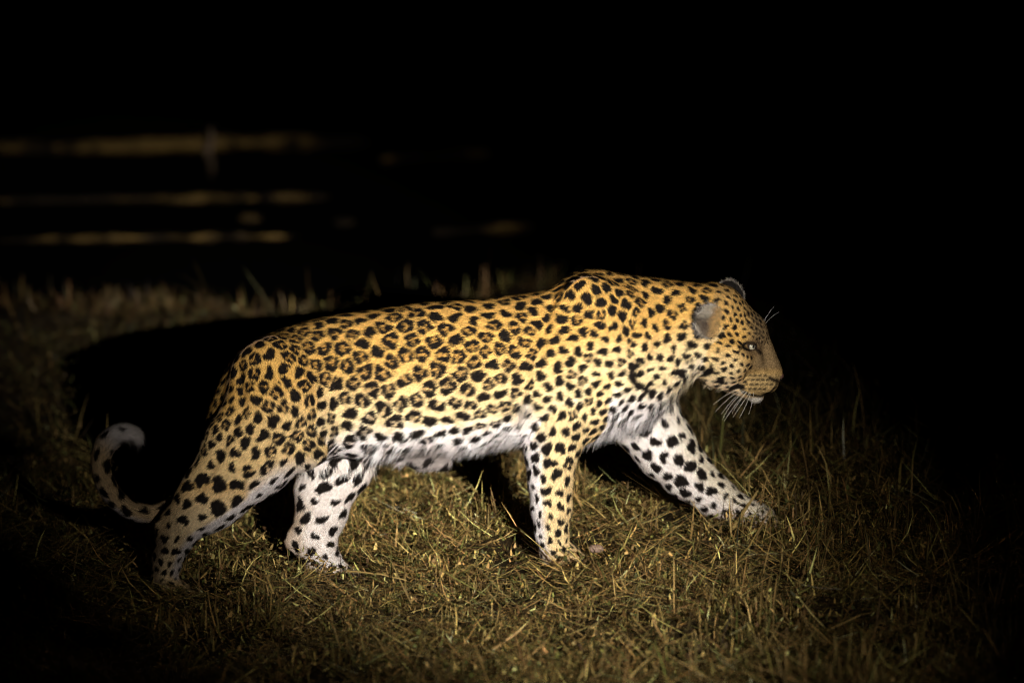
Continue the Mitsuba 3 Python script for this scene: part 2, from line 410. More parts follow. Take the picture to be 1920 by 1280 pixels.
coat = coat * (1 - 0.45 * (hd * smooth(1370, 1420, u) * smooth(0.55, 0.8, fleck)))[:, None]
# tail: paler below, whitish tip
if True:
    tip = (group == TAIL) & (u < 300) & (v < 840)
    tailpath = np.array([L(a_, b_, c_ / K) for a_, b_, c_, _ in tail_pts])
    td, ti = cKDTree(tailpath).query(V)
    lay(TAN * [1.05, 1.15, 1.5], (group == TAIL) * smooth(5, 12, ti) * 0.85)
    lay(WHITE * 0.8, (group == TAIL) * smooth(0.1, 0.8, -N[:, 2]) * smooth(14, 20, ti))
    lay(WHITE * 0.62, (group == TAIL) * smooth(28, 33, ti))
    inner_tail = (group == TAIL) * smooth(30, 33, ti) * smooth(0.1, 0.7, -N[:, 2] + 0.5 * (noise1 - 0.5))
    lay([0.05, 0.045, 0.04], inner_tail * 0.9)
coat = coat * (0.86 + 0.28 * noise2)[:, None] * (0.92 + 0.16 * noise1)[:, None]

# ------------------------------------------------------------------ coat: spots and rosettes
# (u, v, spacing, radius, share of rosettes, stretch along the hair), sheet units
body_table = np.array([(480, 690, 36, 15, .45, 1.1), (440, 740, 28, 11, .1, 1.2), (600, 650, 40, 18, .8, 1.0), (750, 620, 42, 19, .9, 1.0), (850, 700, 46, 20, .9, 1.0), (700, 750, 44, 19, .8, 1.1), (620, 790, 36, 15, .4, 1.3),
                       (950, 620, 38, 17, .75, 1.0), (940, 740, 36, 15, .6, 1.2), (1000, 680, 32, 13, .4, 1.2), (1090, 550, 33, 15, .1, 1.0), (1080, 680, 28, 11.5, .2, 1.1), (1040, 760, 28, 11, .1, 1.2), (1140, 740, 24, 9, 0, 1.2),
                       (1200, 560, 34, 13, .5, 1.0), (1200, 640, 30, 9.5, .1, 1.0), (1240, 690, 28, 8.5, 0, 1.3), (1230, 790, 34, 14, 0, 1.5), (1190, 760, 30, 11, 0, 1.6), (560, 780, 34, 15, .5, 1.35), (500, 850, 38, 16, .35, 1.4), (430, 800, 30, 12, .1, 1.3),
                       (720, 840, 44, 16, .2, 1.1), (850, 810, 36, 14, .4, 1.6), (930, 800, 28, 10, .1, 2.0), (850, 860, 40, 13, 0, 1.8), (700, 578, 40, 15, .1, 1.6), (900, 562, 40, 15, .1, 1.6)])
tables = {TORSO: body_table,
          NFRONT: np.vstack([body_table[8:14], [(1030, 850, 33, 14, .05, 1.1), (1030, 930, 31, 13, 0, 1.35), (1032, 995, 24, 10, 0, 1.3), (1040, 1040, 16, 6, 0, 1.2)]]),
          NHIND: np.vstack([body_table[[0, 1, 2, 19, 20, 21]], [(420, 930, 40, 19, 0, 1.25), (345, 1000, 28, 11.5, 0, 1.2), (316, 1070, 19, 7, 0, 1.2)]]),
          FFRONT: np.array([(1210, 740, 32, 12, 0, 1.5), (1230, 800, 36, 15, 0, 1.2), (1285, 880, 35, 16.5, 0, 1.25), (1340, 930, 28, 12, 0, 1.1), (1400, 958, 20, 7.5, 0, 1.1)]),
          FHIND: np.array([(640, 860, 40, 17, 0, 1.4), (600, 930, 37, 15, 0, 1.3), (575, 1015, 36, 14, 0, 1.3), (625, 1075, 22, 8, 0, 1.2)]),
          TAIL: np.array([(400, 760, 26, 12, 0, 1.1), (340, 930, 30, 14, 0, 1.2), (200, 900, 34, 15, 0, 1.2), (230, 812, 40, 9, 0, 1)]),
          HEAD: np.array([(1330, 560, 21, 7, 0, 1.5), (1320, 640, 17, 5, 0, 1.1), (1350, 680, 23, 7.5, 0, 1.2), (1390, 690, 17, 5.5, 0, 1.3), (1400, 600, 15, 5.5, 0, 1.2), (1365, 620, 19, 6.5, 0, 1.2), (1430, 630, 13, 3.5, 0, 1.4)])}
par = np.zeros((nV, 4))
for g, tb in tables.items():
    on = group == g
    d2 = ((UV[on, None, :] - tb[None, :, :2]) ** 2).sum(-1) + 60.0
    wgt = 1 / d2 ** 1.6
    par[on] = (wgt @ tb[:, 2:]) / wgt.sum(1, keepdims=True)
for _ in range(10):
    par = ADJ @ par
on_leg = np.isin(group, [FFRONT, FHIND]) + np.isin(group, [NFRONT, NHIND]) * smooth(820, 900, v) + (group == TAIL)
spacing, size, share, stretch = par[:, 0] / K, par[:, 1] / K * 0.84, np.clip(par[:, 2] * 1.2, 0, 1), par[:, 3]
no_spots = hd * ((smooth(1408, 1416, u) * smooth(640, 650, v) > 0.5) | (v > 735)) + hd * (smooth(1395, 1402, u) * smooth(688, 692, v) > 0.5) + (np.hypot(u - 1405, v - 649) < 19) * hd
no_spots = no_spots + ((ti > 34) & (group == TAIL))

dark = np.zeros(nV)
core = np.zeros(nV)
tree = cKDTree(V)
blocked = no_spots > 0
warp = (np.stack([meshkit.fbm(V * 75, 2, s) for s in (11, 12, 13)], -1) - 0.5) * 0.009
SPACE = 0.64
spacing, size = spacing * (1 + 0.12 * on_leg), size * (1 + 0.02 * on_leg)
seeds = []
for i in rng.permutation(nV):
    if blocked[i]:
        continue
    near = np.array(tree.query_ball_point(V[i], spacing[i] * SPACE))
    blocked[near[N[near] @ N[i] > 0.2]] = True
    seeds.append(i)
seeds = np.array(seeds)
for _ in range(2):                                                # even the spacing out
    own = cKDTree(V[seeds]).query(V)[1]
    cnt = np.bincount(own, minlength=len(seeds))
    mid = np.stack([np.bincount(own, V[:, k], len(seeds)) for k in range(3)], -1) / np.maximum(cnt, 1)[:, None]
    new = tree.query(mid)[1]
    seeds = np.where(no_spots[new] > 0, seeds, new)
seeds = np.unique(seeds)
two = cKDTree(V[seeds]).query(V + warp * 0.5, k=2)[0]
gap = smooth(0.0006, 0.0034, (two[:, 1] - two[:, 0]) * 0.5)       # a light line is left between neighbouring spots
for i in seeds:
    s0 = size[i] * (rng.uniform(0.86, 1.2) if on_leg[i] < 0.5 else rng.uniform(0.58, 1.18))
    st = stretch[i] * rng.uniform(0.85, 1.2)
    reach = s0 * max(st, 1) * 1.5 + 0.006
    q = np.array(tree.query_ball_point(V[i], reach))
    q = q[N[q] @ N[i] > 0.0]
    d = V[q] + warp[q] - V[i] - warp[i]
    t1 = unit(hairdir[i] + 0.35 * unit(np.cross(N[i], hairdir[i])) * rng.normal())
    t2 = np.cross(N[i], t1)
    x, y = d @ t1 / (s0 * math.sqrt(st)), d @ t2 / (s0 / math.sqrt(st))
    rho, phi = np.hypot(x, y), np.arctan2(y, x)
    soft = 0.0020 / s0
    p1, p2, p3 = rng.uniform(0, 2 * math.pi, 3)
    if rng.random() < share[i]:                                   # a rosette: an open ring of two to four blots round a darker centre
        n = rng.choice([2, 3, 3, 4])
        ring = 0.42 + 0.27 * np.cos(n * phi + p1) + 0.12 * np.cos(phi + p2)
        m = smooth(-soft, soft, np.maximum(ring, -0.2) - np.abs(rho - 0.62))
        core[q] = np.maximum(core[q], smooth(0.85, 0.55, rho))
    else:
        edge = 0.90 + 0.18 * np.cos(2 * phi + p1) + 0.12 * np.cos(3 * phi + p2)
        m = smooth(-soft, soft, edge - rho)
    dark[q] = np.maximum(dark[q], m)
dark = dark * gap


def stroke(points, width, mask, strength=1.0):
    """a marking drawn along a line on the flank-view sheet, the same on both sides"""
    global dark
    p = np.array(points, float)
    wob = 2.0 * (noise2 - 0.5)
    dmin = np.full(nV, 1e9)
    for a_, b_ in zip(p[:-1], p[1:]) if len(p) > 1 else [(p[0], p[0] + 1e-3)]:
        e_ = b_ - a_
        t = np.clip(((UVM - a_) @ e_) / (e_ @ e_), 0, 1)
        dmin = np.minimum(dmin, np.hypot(*(UVM - a_ - t[:, None] * e_).T))
    dark = np.maximum(dark, smooth(width + 1.6, width - 1.6, dmin + wob) * mask * strength)


side = (np.abs(V[:, 1]) > 0.012) & np.isin(group, [HEAD, TORSO])
neckside = side | np.isin(group, [NFRONT, FFRONT])
stroke([(1193, 684), (1184, 694), (1182, 706)], 5, neckside)
stroke([(1182, 706), (1188, 716), (1200, 722), (1212, 730)], 6, neckside)
stroke([(1184, 700), (1194, 703)], 5, neckside)
stroke([(1271, 697), (1284, 703)], 7, side)
stroke([(1310, 718), (1318, 722)], 8, side)
stroke([(1324, 700), (1334, 695)], 6.5, side)
stroke([(1350, 712), (1354, 715)], 5.5, side)
stroke([(1372, 728), (1384, 723), (1394, 724)], 4.5, side)
stroke([(1390, 729), (1408, 739), (1430, 741), (1447, 734), (1455, 724)], 2.2, hd)
for y0, x0, x1 in ((703, 1406, 1440), (711, 1402, 1446), (719.5, 1400, 1448), (728, 1406, 1444)):
    for x in np.arange(x0, x1, 9.5):
        stroke([(x, y0), (x + 3.5, y0 - 0.5)], 2.0, side * 1.0, 0.85)
eye_ring = [(1405 + 12.5 * math.cos(t), 649 + 6.8 * math.sin(t)) for t in np.linspace(0, 2 * math.pi, 24)]
stroke(eye_ring, 2.6, hd)
stroke([(1392, 648), (1386, 656), (1384, 664)], 2.0, side, 0.85)
stroke([(1418, 654), (1427, 662)], 2.8, side, 0.85)
stroke([(1446, 707), (1453, 711), (1460, 713)], 3.6, hd, 0.95)
stroke([(1460, 714), (1456, 724)], 3.0, hd, 0.8)
stroke([(1412, 646), (1424, 640)], 2.0, side, 0.5)
for x0, y0 in ((1287, 628), (1290, 640), (1288, 653), (1292, 664), (1289, 676), (1296, 648), (1298, 670)):
    stroke([(x0, y0), (x0 - 2, y0 + 5)], 2.2, side, 0.9)
for k in range(16):                                                # fine dark flecks of the forehead
    x0, y0 = 1398 + (k % 4) * 9 + 2 * (k // 4 % 2), 580 + (k // 4) * 9 + (k % 4) * 7
    stroke([(x0, y0), (x0 + 5, y0 + 5)], 1.8, hd, 0.8)
core *= (1 - dark)
coat = coat * (1 - 0.30 * core[:, None] * np.array([0.8, 1.0, 1.15]))
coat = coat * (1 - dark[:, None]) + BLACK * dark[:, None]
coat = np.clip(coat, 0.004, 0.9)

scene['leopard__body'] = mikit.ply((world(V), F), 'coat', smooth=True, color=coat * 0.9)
labels['leopard'] = {'label': 'large spotted leopard walking right through dry grass, its tail curled up', 'category': 'leopard'}

# ------------------------------------------------------------------ fur: one flat tapering hair lock per root
def hair_locks(P, Nn, D, length, lift, width, colour, bend=0.0, long=False, shade=None):
    """arrays of roots, normals, lie directions -> mesh arrays (vertices, faces, normals, colours)"""
    n = len(P)
    d = unit(D * np.cos(lift)[:, None] + Nn * np.sin(lift)[:, None])
    s = unit(np.cross(d, Nn))
    L_ = length[:, None]
    if not long:
        vs = np.stack([P + s * width[:, None] / 2, P - s * width[:, None] / 2, P + d * L_], 1)
        f = np.arange(n)[:, None] * 3 + np.array([[0, 1, 2]])
        k = 3
    else:
        mid = P + d * L_ * 0.5
        end = P + d * L_ + bend * L_
        vs = np.stack([P + s * width[:, None] / 2, P - s * width[:, None] / 2, mid + s * width[:, None] * 0.35, mid - s * width[:, None] * 0.35, end], 1)
        f = (np.arange(n)[:, None, None] * 5 + np.array([[0, 1, 2], [1, 3, 2], [2, 3, 4]])).reshape(-1, 3)
        k = 5
    return vs.reshape(-1, 3), f.reshape(-1, 3), np.repeat(Nn if shade is None else shade, k, 0), np.repeat(colour, k, 0)


def sample_roots(Vm, Fm, density):
    """random points on a mesh, density per square metre given per vertex"""
    area = np.linalg.norm(np.cross(Vm[Fm[:, 1]] - Vm[Fm[:, 0]], Vm[Fm[:, 2]] - Vm[Fm[:, 0]]), axis=1) / 2
    n = rng.poisson(area * density[Fm].mean(1))
    fi = np.repeat(np.arange(len(Fm)), n)
    b = rng.random((len(fi), 2))
    b = np.where(b.sum(1, keepdims=True) > 1, 1 - b, b)
    return fi, np.stack([1 - b.sum(1), b[:, 0], b[:, 1]], -1)


def mixv(A, Fm, fi, b):
    return (A[Fm[fi]] * (b[..., None] if A.ndim > 1 else b)).sum(1)


# long soft hair: belly line, chest, throat, inner knee, chin, tail end
longness = (group == TORSO) * smooth(0.84, 0.97, drop) * smooth(660, 720, u) * smooth(0.25, -0.3, N[:, 2]) * (0.2 + 0.45 * noise1) * (1 - 0.7 * smooth(60, 30, np.abs(u - 805)) * smooth(845, 855, v))
longness = np.maximum(longness, (group == TORSO) * smooth(1110, 1150, u) * smooth(750, 785, v) * 0.5)
longness = np.maximum(longness, np.isin(group, [TORSO, HEAD]) * smooth(1255, 1275, u) * smooth(1390, 1350, u) * smooth(700, 716, v) * 0.12)
longness = np.maximum(longness, (group == FFRONT) * smooth(830, 770, v) * 0.2)
longness = np.maximum(longness, hd * smooth(740, 752, v) * 0.03)
longness = np.maximum(longness, (group == TAIL) * smooth(28, 36, ti) * 0.18)
longness = np.maximum(longness, np.isin(group, [FHIND]) * smooth(905, 870, v) * 0.35)
longness = np.maximum(longness, (group == TORSO) * smooth(30, 12, np.hypot((u - 982) * 1.1, (v - 778) * 0.7)) * 0.4)
base_len = np.where(group == HEAD, 0.006 + 0.006 * smooth(1400, 1330, u), np.where(np.isin(group, [TORSO]), 0.014, np.where(group == TAIL, 0.015, 0.011)))
base_len = base_len * np.where(v > 1000, 0.7, 1) * 0.8

parts = []
fi, b = sample_roots(V, F, np.where(group == HEAD, 480000.0, 260000.0) * (1 - 0.6 * (V[:, 1] < -0.03) * (N[:, 1] < -0.2)))
P = mixv(V, F, fi, b)
Nn, D, C, Ln = unit(mixv(N, F, fi, b)), unit(mixv(hairdir, F, fi, b)), mixv(coat, F, fi, b), mixv(base_len, F, fi, b)
n = len(P)
D = unit(D + 0.22 * rng.normal(size=(n, 3)))
D = unit(D - Nn * (D * Nn).sum(1)[:, None])
tone = np.clip(rng.normal(1.0, 0.24, n), 0.45, 1.7)
parts.append(hair_locks(P, Nn, D, Ln * rng.uniform(0.6, 1.3, n), np.radians(rng.uniform(6, 20, n)), rng.uniform(0.0009, 0.0021, n), C * tone[:, None]))
fi, b = sample_roots(V, F, 150000.0 * np.clip(longness, 0, 1) * (longness > 0.02))
P = mixv(V, F, fi, b)
Nn, D, C, Ln = unit(mixv(N, F, fi, b)), unit(mixv(hairdir, F, fi, b)), mixv(coat, F, fi, b), mixv(longness, F, fi, b)
n = len(P)
D = unit(D + 0.3 * rng.normal(size=(n, 3)) + [0, 0, -0.35])
D = unit(D - Nn * (D * Nn).sum(1)[:, None])
tone = np.clip(rng.normal(1.0, 0.16, n), 0.5, 1.4)
parts.append(hair_locks(P, Nn, D, (0.010 + 0.040 * Ln) * rng.uniform(0.5, 1.25, n), np.radians(rng.uniform(8, 32, n)), rng.uniform(0.0010, 0.0022, n), C * 1.12 * tone[:, None], np.array([0, 0, -0.3]), True, unit(Nn * [1, 1, 0.25] + [0, 1e-6, 0])))   # hanging hair faces sideways


def put_fur(key, parts):
    at, vs, fs, ns, cs = 0, [], [], [], []
    for a_, b_, c_, d_ in parts:
        vs.append(a_); fs.append(b_ + at); ns.append(c_); cs.append(d_)
        at += len(a_)
    vs, fs, ns, cs = np.vstack(vs), np.vstack(fs), np.vstack(ns), np.clip(np.vstack(cs), 0.003, 0.9)
    path = meshkit.write_ply((world(vs), fs), False, None, cs, normals=world(ns))
    scene[key] = {'type': 'ply', 'filename': path, 'face_normals': False, 'bsdf': {'type': 'ref', 'id': 'coat'}}


put_fur('leopard__fur', parts)
labels['leopard__fur'] = {'kind': 'stuff'}

# ------------------------------------------------------------------ ears, eyes, nose, whiskers
def numbered(name):
    if name not in scene and not any(k.startswith(name + '__') for k in scene):
        return name
    i = 1
    while f'{name}_{i:03d}' in scene or any(k.startswith(f'{name}_{i:03d}__') for k in scene):
        i += 1
    return f'{name}_{i:03d}'


def grid_faces(nu, nv):
    i, j = np.meshgrid(np.arange(nu - 1), np.arange(nv - 1), indexing='ij')
    q = np.stack([i * nv + j, (i + 1) * nv + j, (i + 1) * nv + j + 1, i * nv + j + 1], -1).reshape(-1, 4)
    return np.vstack([q[:, [0, 1, 2]], q[:, [0, 2, 3]]])


def ear(key, base, tipdir, open_, half_w, height, cup, inside, outside, rim, folded=False):
    """a rounded cupped ear: a thick bowl whose hollow faces open_; folded: laid back, its edge notched and the upper lobe curled over"""
    tipdir = unit(np.asarray(tipdir, float)); open_ = np.asarray(open_, float)
    open_ = unit(open_ - tipdir * (open_ @ tipdir))
    across = np.cross(open_, tipdir)
    r, t = np.meshgrid(np.linspace(0, 1, 26), np.linspace(0, 2 * math.pi, 97), indexing='ij')
    notch = 0.55 * np.exp(-((t - math.pi / 2 - 0.05) / 0.17) ** 2) * folded
    x, y = r * np.cos(t) * (1 - notch * r), r * np.sin(t) * (1 - notch * r)
    def sheet_pts(off):
        bowl = cup * (0.95 * x * x * (1 - 0.3 * y) + 0.45 * y * y) + off * (1 - 0.75 * r ** 3)
        if folded:
            bowl = bowl + 0.010 * np.exp(-((x - 0.5) / 0.28) ** 2) * smooth(-0.5, 0.5, y) - 0.008 * np.exp(-(x / 0.14) ** 2) * smooth(-0.2, 0.6, y) + 0.006 * np.exp(-((x + 0.55) / 0.25) ** 2) * smooth(-0.3, 0.6, y)
        wide = half_w * x * (1 - 0.18 * np.clip(y, -1, 1) * (not folded))
        p = base + across * wide[..., None] + tipdir * (height * 0.5 * (y + 1))[..., None] + open_ * bowl[..., None]
        return p.reshape(-1, 3)
    front, back = sheet_pts(0.0), sheet_pts(-0.006)
    f = grid_faces(26, 97)
    m = len(front)
    edge = np.arange(96) + 25 * 97
    side_f = np.vstack([np.stack([edge, edge + 1, edge + m], 1), np.stack([edge + 1, edge + 1 + m, edge + m], 1)])
    vs = np.vstack([front, back])
    fs = np.vstack([f, f[:, ::-1] + m, side_f])
    rr = r.ravel()
    nz = meshkit.fbm(front * 120, 2, 4)
    cf = np.asarray(inside) * (0.7 + 0.6 * nz)[:, None] * (0.45 + 0.55 * smooth(0.1, 0.75, rr))[:, None]
    cf = cf * (1 - smooth(0.78, 0.95, rr)[:, None]) + np.asarray(rim) * smooth(0.78, 0.95, rr)[:, None]
    if folded:
        xx, yy = x.ravel(), y.ravel()
        cf = np.asarray(inside) * (0.6 + 0.8 * nz)[:, None]
        for colour, amount in (((0.50, 0.45, 0.37), smooth(0.12, 0.34, xx) * smooth(-0.5, 0.1, yy)), ((0.48, 0.43, 0.36), smooth(0.80, 0.97, rr) * smooth(-0.1, 0.4, yy)),
                               ((0.02, 0.016, 0.014), np.exp(-((xx - 0.02) / 0.13) ** 2) * smooth(0.0, 0.45, yy)), (TAN * [0.9, 0.85, 0.75], smooth(0.10, -0.60, yy)),
                               ((0.05, 0.04, 0.035), np.exp(-((xx + 0.25) / 0.3) ** 2 - ((yy - 0.1) / 0.25) ** 2) * 0.7)):
            cf = cf * (1 - amount[:, None]) + np.asarray(colour) * amount[:, None] * (0.75 + 0.5 * nz)[:, None]
    cb = np.asarray(outside) * (0.7 + 0.6 * nz)[:, None]
    tipw = smooth(0.93, 1.0, rr)[:, None]
    cb = cb * (1 - tipw) + np.asarray(rim) * tipw
    col = np.vstack([cf, cb])
    nn = unit(meshkit.arrays((vs, fs), True)[2])
    if (nn[:m] @ open_).mean() < 0:
        fs, nn = fs[:, ::-1], -nn
    scene[key] = mikit.ply((world(vs), fs), 'coat', smooth=True, color=col)
    fi, b = sample_roots(vs, fs, np.full(len(vs), 700000.0))
    P, Nn, C = mixv(vs, fs, fi, b), unit(mixv(nn, fs, fi, b)), mixv(col, fs, fi, b)
    k = len(P)
    D = unit(tipdir + (0.55 if folded else 0.4) * rng.normal(size=(k, 3)))
    put_fur(key + '__fur', [hair_locks(P, Nn, unit(D - Nn * (D * Nn).sum(1)[:, None]), rng.uniform(0.005, 0.022 if folded else 0.013, k), np.radians(rng.uniform(8, 48 if folded else 35, k)), rng.uniform(0.0008, 0.0018, k), C * rng.uniform(0.5, 1.6, k)[:, None])])
    labels[key + '__fur'] = {'kind': 'stuff'}


ear('leopard__ear', L(1350, 604, 54 / K), [-0.86, 0.46, 0.20], [0.42, 0.90, -0.02], 0.039, 0.088, 0.012, (0.20, 0.15, 0.11), (0.05, 0.04, 0.035), (0.46, 0.42, 0.37), True)
labels['leopard__ear'] = {'label': 'grey furry ear turned back, on the near side of the head'}
ear('leopard__ear_001', L(1369, 577, -40 / K), [0.0, -0.25, 0.95], [0.40, -0.88, 0.1], 0.034, 0.068, 0.024, (0.30, 0.25, 0.2), (0.022, 0.019, 0.017), (0.30, 0.26, 0.21))
labels['leopard__ear_001'] = {'label': 'dark rounded ear with a pale rim, standing up on the far side of the head'}


def eyeball(key, c, look):
    s = trimesh.creation.icosphere(subdivisions=4, radius=0.0125)
    look = unit(np.asarray(look, float))
    k = s.vertices @ look / 0.0125
    ang = np.degrees(np.arccos(np.clip(k, -1, 1)))
    iris = np.array([0.50, 0.46, 0.33])
    col = np.where((ang < 19)[:, None], [0.01, 0.01, 0.01], np.where((ang < 52)[:, None], iris * (0.6 + 0.6 * meshkit.noise(s.vertices * 900, 3))[:, None], [0.03, 0.02, 0.015]))
    scene[key] = mikit.ply((world(s.vertices + c), s.faces), 'wet_eye', smooth=True, color=col)


at_eye = (np.hypot(u - 1406, v - 648) < 4) & (group == HEAD) & (V[:, 1] > 0.01)
we = V[at_eye, 1].max() - 0.0074
for key, sg in (('leopard__eye', 1), ('leopard__eye_001', -1)):
    lid = trimesh.creation.icosphere(subdivisions=5, radius=0.0133)
    lx, lz = lid.vertices[:, 0], lid.vertices[:, 2]
    shut = (lz > 0.0042 - 0.22 * lx) | (lz < -0.0058 - 0.10 * lx)
    lid_faces = lid.faces[shut[lid.faces].all(1)]
    scene[numbered('leopard__eyelid')] = mikit.ply((world(lid.vertices + L(1406, 648, we) * [1, 0, 1] + [0, sg * we, 0]), lid_faces), 'coat', smooth=True,
                                                   color=np.where((lz > 0)[:, None], [0.035, 0.024, 0.015], [0.10, 0.07, 0.045]))
    eyeball(key, L(1406, 648, we) * [1, 0, 1] + [0, sg * we, 0], [0.55, sg * 0.83, 0.0])


def tube(points, r0, r1, sides=5):
    p = np.asarray(points, float)
    t = unit(np.gradient(p, axis=0))
    a = unit(np.cross(t, [0.31, 0.2, 0.93]))
    b = np.cross(t, a)
    ang = np.arange(sides) * 2 * np.pi / sides
    r = np.linspace(r0, r1, len(p))
    vv = p[:, None] + r[:, None, None] * (np.cos(ang)[None, :, None] * a[:, None] + np.sin(ang)[None, :, None] * b[:, None])
    i, j = np.meshgrid(np.arange(len(p) - 1), np.arange(sides), indexing='ij')
    q = np.stack([i * sides + j, i * sides + (j + 1) % sides, (i + 1) * sides + (j + 1) % sides, (i + 1) * sides + j], -1).reshape(-1, 4)
    return vv.reshape(-1, 3), np.vstack([q[:, [0, 1, 2]], q[:, [0, 2, 3]]])


def whisker(a_, b_, c_, wa, wc, r=0.0006):
    p0, p1, p2 = L(*a_, wa), L(*b_, (wa + wc) / 2 + 0.01), L(*c_, wc)
    t = np.linspace(0, 1, 14)[:, None]
    pts = (1 - t) ** 2 * p0 + 2 * t * (1 - t) * p1 + t * t * p2
    scene[numbered('leopard__whisker')] = mikit.ply((world(tube(pts, r, r * 0.4)[0]), tube(pts, r, r * 0.4)[1]), 'whisker_hair', smooth=True)


for a_, b_, c_ in (((1404, 722), (1362, 735), (1337, 758)), ((1402, 725), (1370, 738), (1341, 771)), ((1406, 726), (1372, 748), (1354, 786)), ((1408, 728), (1385, 745), (1357, 790)), ((1405, 730), (1385, 752), (1372, 775)),
                   ((1411, 730), (1395, 750), (1374, 782)), ((1402, 727), (1375, 742), (1352, 776)), ((1409, 735), (1402, 755), (1386, 784)), ((1415, 732), (1412, 755), (1404, 776))):
    whisker(a_, b_, c_, 0.035, 0.07)
for a_, b_, c_ in (((1434, 604), (1441, 584), (1453, 573)), ((1436, 606), (1448, 590), (1462, 584)), ((1432, 602), (1438, 592), (1447, 580))):
    whisker(a_, b_, c_, 0.012, 0.03, 0.0003)

# nose leather
nm = trimesh.creation.icosphere(subdivisions=3)
nv = nm.vertices * [0.0115, 0.018, 0.0125]
nv[:, 0] += 0.004 * (nv[:, 2] / 0.0105) - 0.003 * (np.abs(nv[:, 1]) / 0.017) ** 2
ncol = np.tile([0.10, 0.05, 0.04], (len(nv), 1))
for sg in (1, -1):
    ncol = np.where((np.hypot(nm.vertices[:, 1] - 0.62 * sg, nm.vertices[:, 2] + 0.25) < 0.34)[:, None] & (nm.vertices[:, 0] > -0.2)[:, None], [0.008, 0.006, 0.006], ncol)
scene['leopard__nose'] = mikit.ply((world(nv + L(1463, 706)), nm.faces), 'nose_skin', smooth=True, color=ncol)

# ------------------------------------------------------------------ grass
def blades(base, height, lean, leandir, width, colour, curl, seg=3, tipdry=0.0):
    """curved tapering blades; lean in radians from upright at the foot, curl added towards the tip"""
    n = len(base)
    t = np.linspace(0, 1, seg + 1)
    p = [base]
    for k in range(seg):
        ang = lean + curl * (t[k] + 0.5 / seg)
        step = np.stack([np.cos(leandir) * np.sin(ang), np.sin(leandir) * np.sin(ang), np.cos(ang)], -1) * (height / seg)[:, None]
        p.append(p[-1] + step)
    sd = leandir + math.pi / 2 + rng.normal(0, 0.5, n)
    s = np.stack([np.cos(sd), np.sin(sd), np.zeros(n)], -1) * (width / 2)[:, None]
    rows = []
    for k in range(seg):
        wk = 1.0 - 0.55 * t[k] ** 2
        rows += [p[k] + s * wk, p[k] - s * wk]
    vs = np.stack(rows + [p[seg]], 1)
    f = []
    for k in range(seg - 1):
        a = 2 * k
        f += [[a, a + 1, a + 3], [a, a + 3, a + 2]]
    a = 2 * (seg - 1)
    f += [[a, a + 1, a + 2]]
    m = 2 * seg + 1
    fs = (np.arange(n)[:, None, None] * m + np.array(f)).reshape(-1, 3)
    shade = np.repeat(colour, m, 0)
    along = np.tile(np.r_[np.repeat(t[:-1], 2), 1.0], n)[:, None]
    shade = shade * (1 - tipdry * along) + np.array([0.52, 0.35, 0.115]) * tipdry * along      # tips have dried to straw
    return vs.reshape(-1, 3), fs, shade


def join(items):
    at, vs, fs, cs = 0, [], [], []
    for a_, b_, c_ in items:
        vs.append(a_); fs.append(b_ + at); cs.append(c_)
        at += len(a_)
    return np.vstack(vs), np.vstack(fs), np.clip(np.vstack(cs), 0.004, 0.9)


def palette(n, straw, green, brown):
    k = rng.random(n)
    c = np.where((k < straw)[:, None], [0.56, 0.385, 0.135], np.where((k < straw + green)[:, None], [0.118, 0.116, 0.032], [0.125, 0.074, 0.026]))
    return c * (rng.gamma(1.8, 0.52, n) + 0.08)[:, None] * rng.normal(1, 0.06, (n, 3))


def foot(x, y):
    return np.stack([x, y, ground_z(x, y) - 0.004], -1)


def untrodden(x, y):
    """1 where the turf stands free, lower where a paw presses it down"""
    k = np.ones(len(x))
    for fx, fy, _ in FOOTPRINTS[[0, 2, 3]]:
        k = np.minimum(k, 0.35 + 0.65 * smooth(0.08, 0.22, np.hypot(x - fx, (y - fy) * 0.8)))
    return k


def in_view(n, y0, y1, pad=0.25):
    """random ground points, evenly spread over the strip that the lens covers"""
    y = rng.uniform(y0, y1, n)
    half = (y + 13.4) * math.tan(math.radians(5.15)) + pad
    return rng.uniform(-1, 1, n) * half, y


items = []
clump = lambda x, y, f, seed: meshkit.fbm(np.stack([x * f, y * f, 0 * x], -1), 3, seed)
n = 80000     # matted dry straw lying every which way, mostly along the bank
x, y = in_view(n, -2.5, 3.4)
keep = rng.random(n) < (0.10 + 1.1 * smooth(0.40, 0.60, clump(x, y, 4.5, 21))) * (1 - 0.75 * smooth(0.8, 2.2, y))
x, y = x[keep], y[keep]; n = len(x)
b_ = foot(x, y); b_[:, 2] += rng.uniform(0, 0.045, n) * untrodden(x, y)
items.append(blades(b_, rng.gamma(3, 0.022, n) + 0.02, np.radians(rng.uniform(60, 100, n)), np.where(rng.random(n) < 0.6, rng.normal(0, 0.5, n) + math.pi * rng.integers(0, 2, n), rng.uniform(0, 2 * math.pi, n)),
                    rng.uniform(0.0020, 0.0058, n), palette(n, 0.64, 0.18, 0.18), rng.normal(0, 0.35, n), 2))
n = 90000     # short upright tufts
x, y = in_view(n, -2.5, 3.4)
d_ = clump(x, y, 6.5, 22)
keep = rng.random(n) < (0.05 + 1.2 * smooth(0.42, 0.62, d_)) * (1 - 0.75 * smooth(0.8, 2.2, y))
x, y, d_ = x[keep], y[keep], d_[keep]; n = len(x)
h_ = (rng.gamma(3.5, 0.008, n) + 0.012) * (0.5 + 1.0 * smooth(0.45, 0.7, d_)) * untrodden(x, y)
items.append(blades(foot(x, y), h_ * (1 + 0.5 * smooth(0.3, 0.7, x)), np.radians(np.abs(rng.normal(30, 26, n))), rng.uniform(0, 2 * math.pi, n), rng.uniform(0.0020, 0.0058, n), palette(n, 0.36, 0.44, 0.20), rng.normal(0.6, 0.8, n), 3, 0.45))
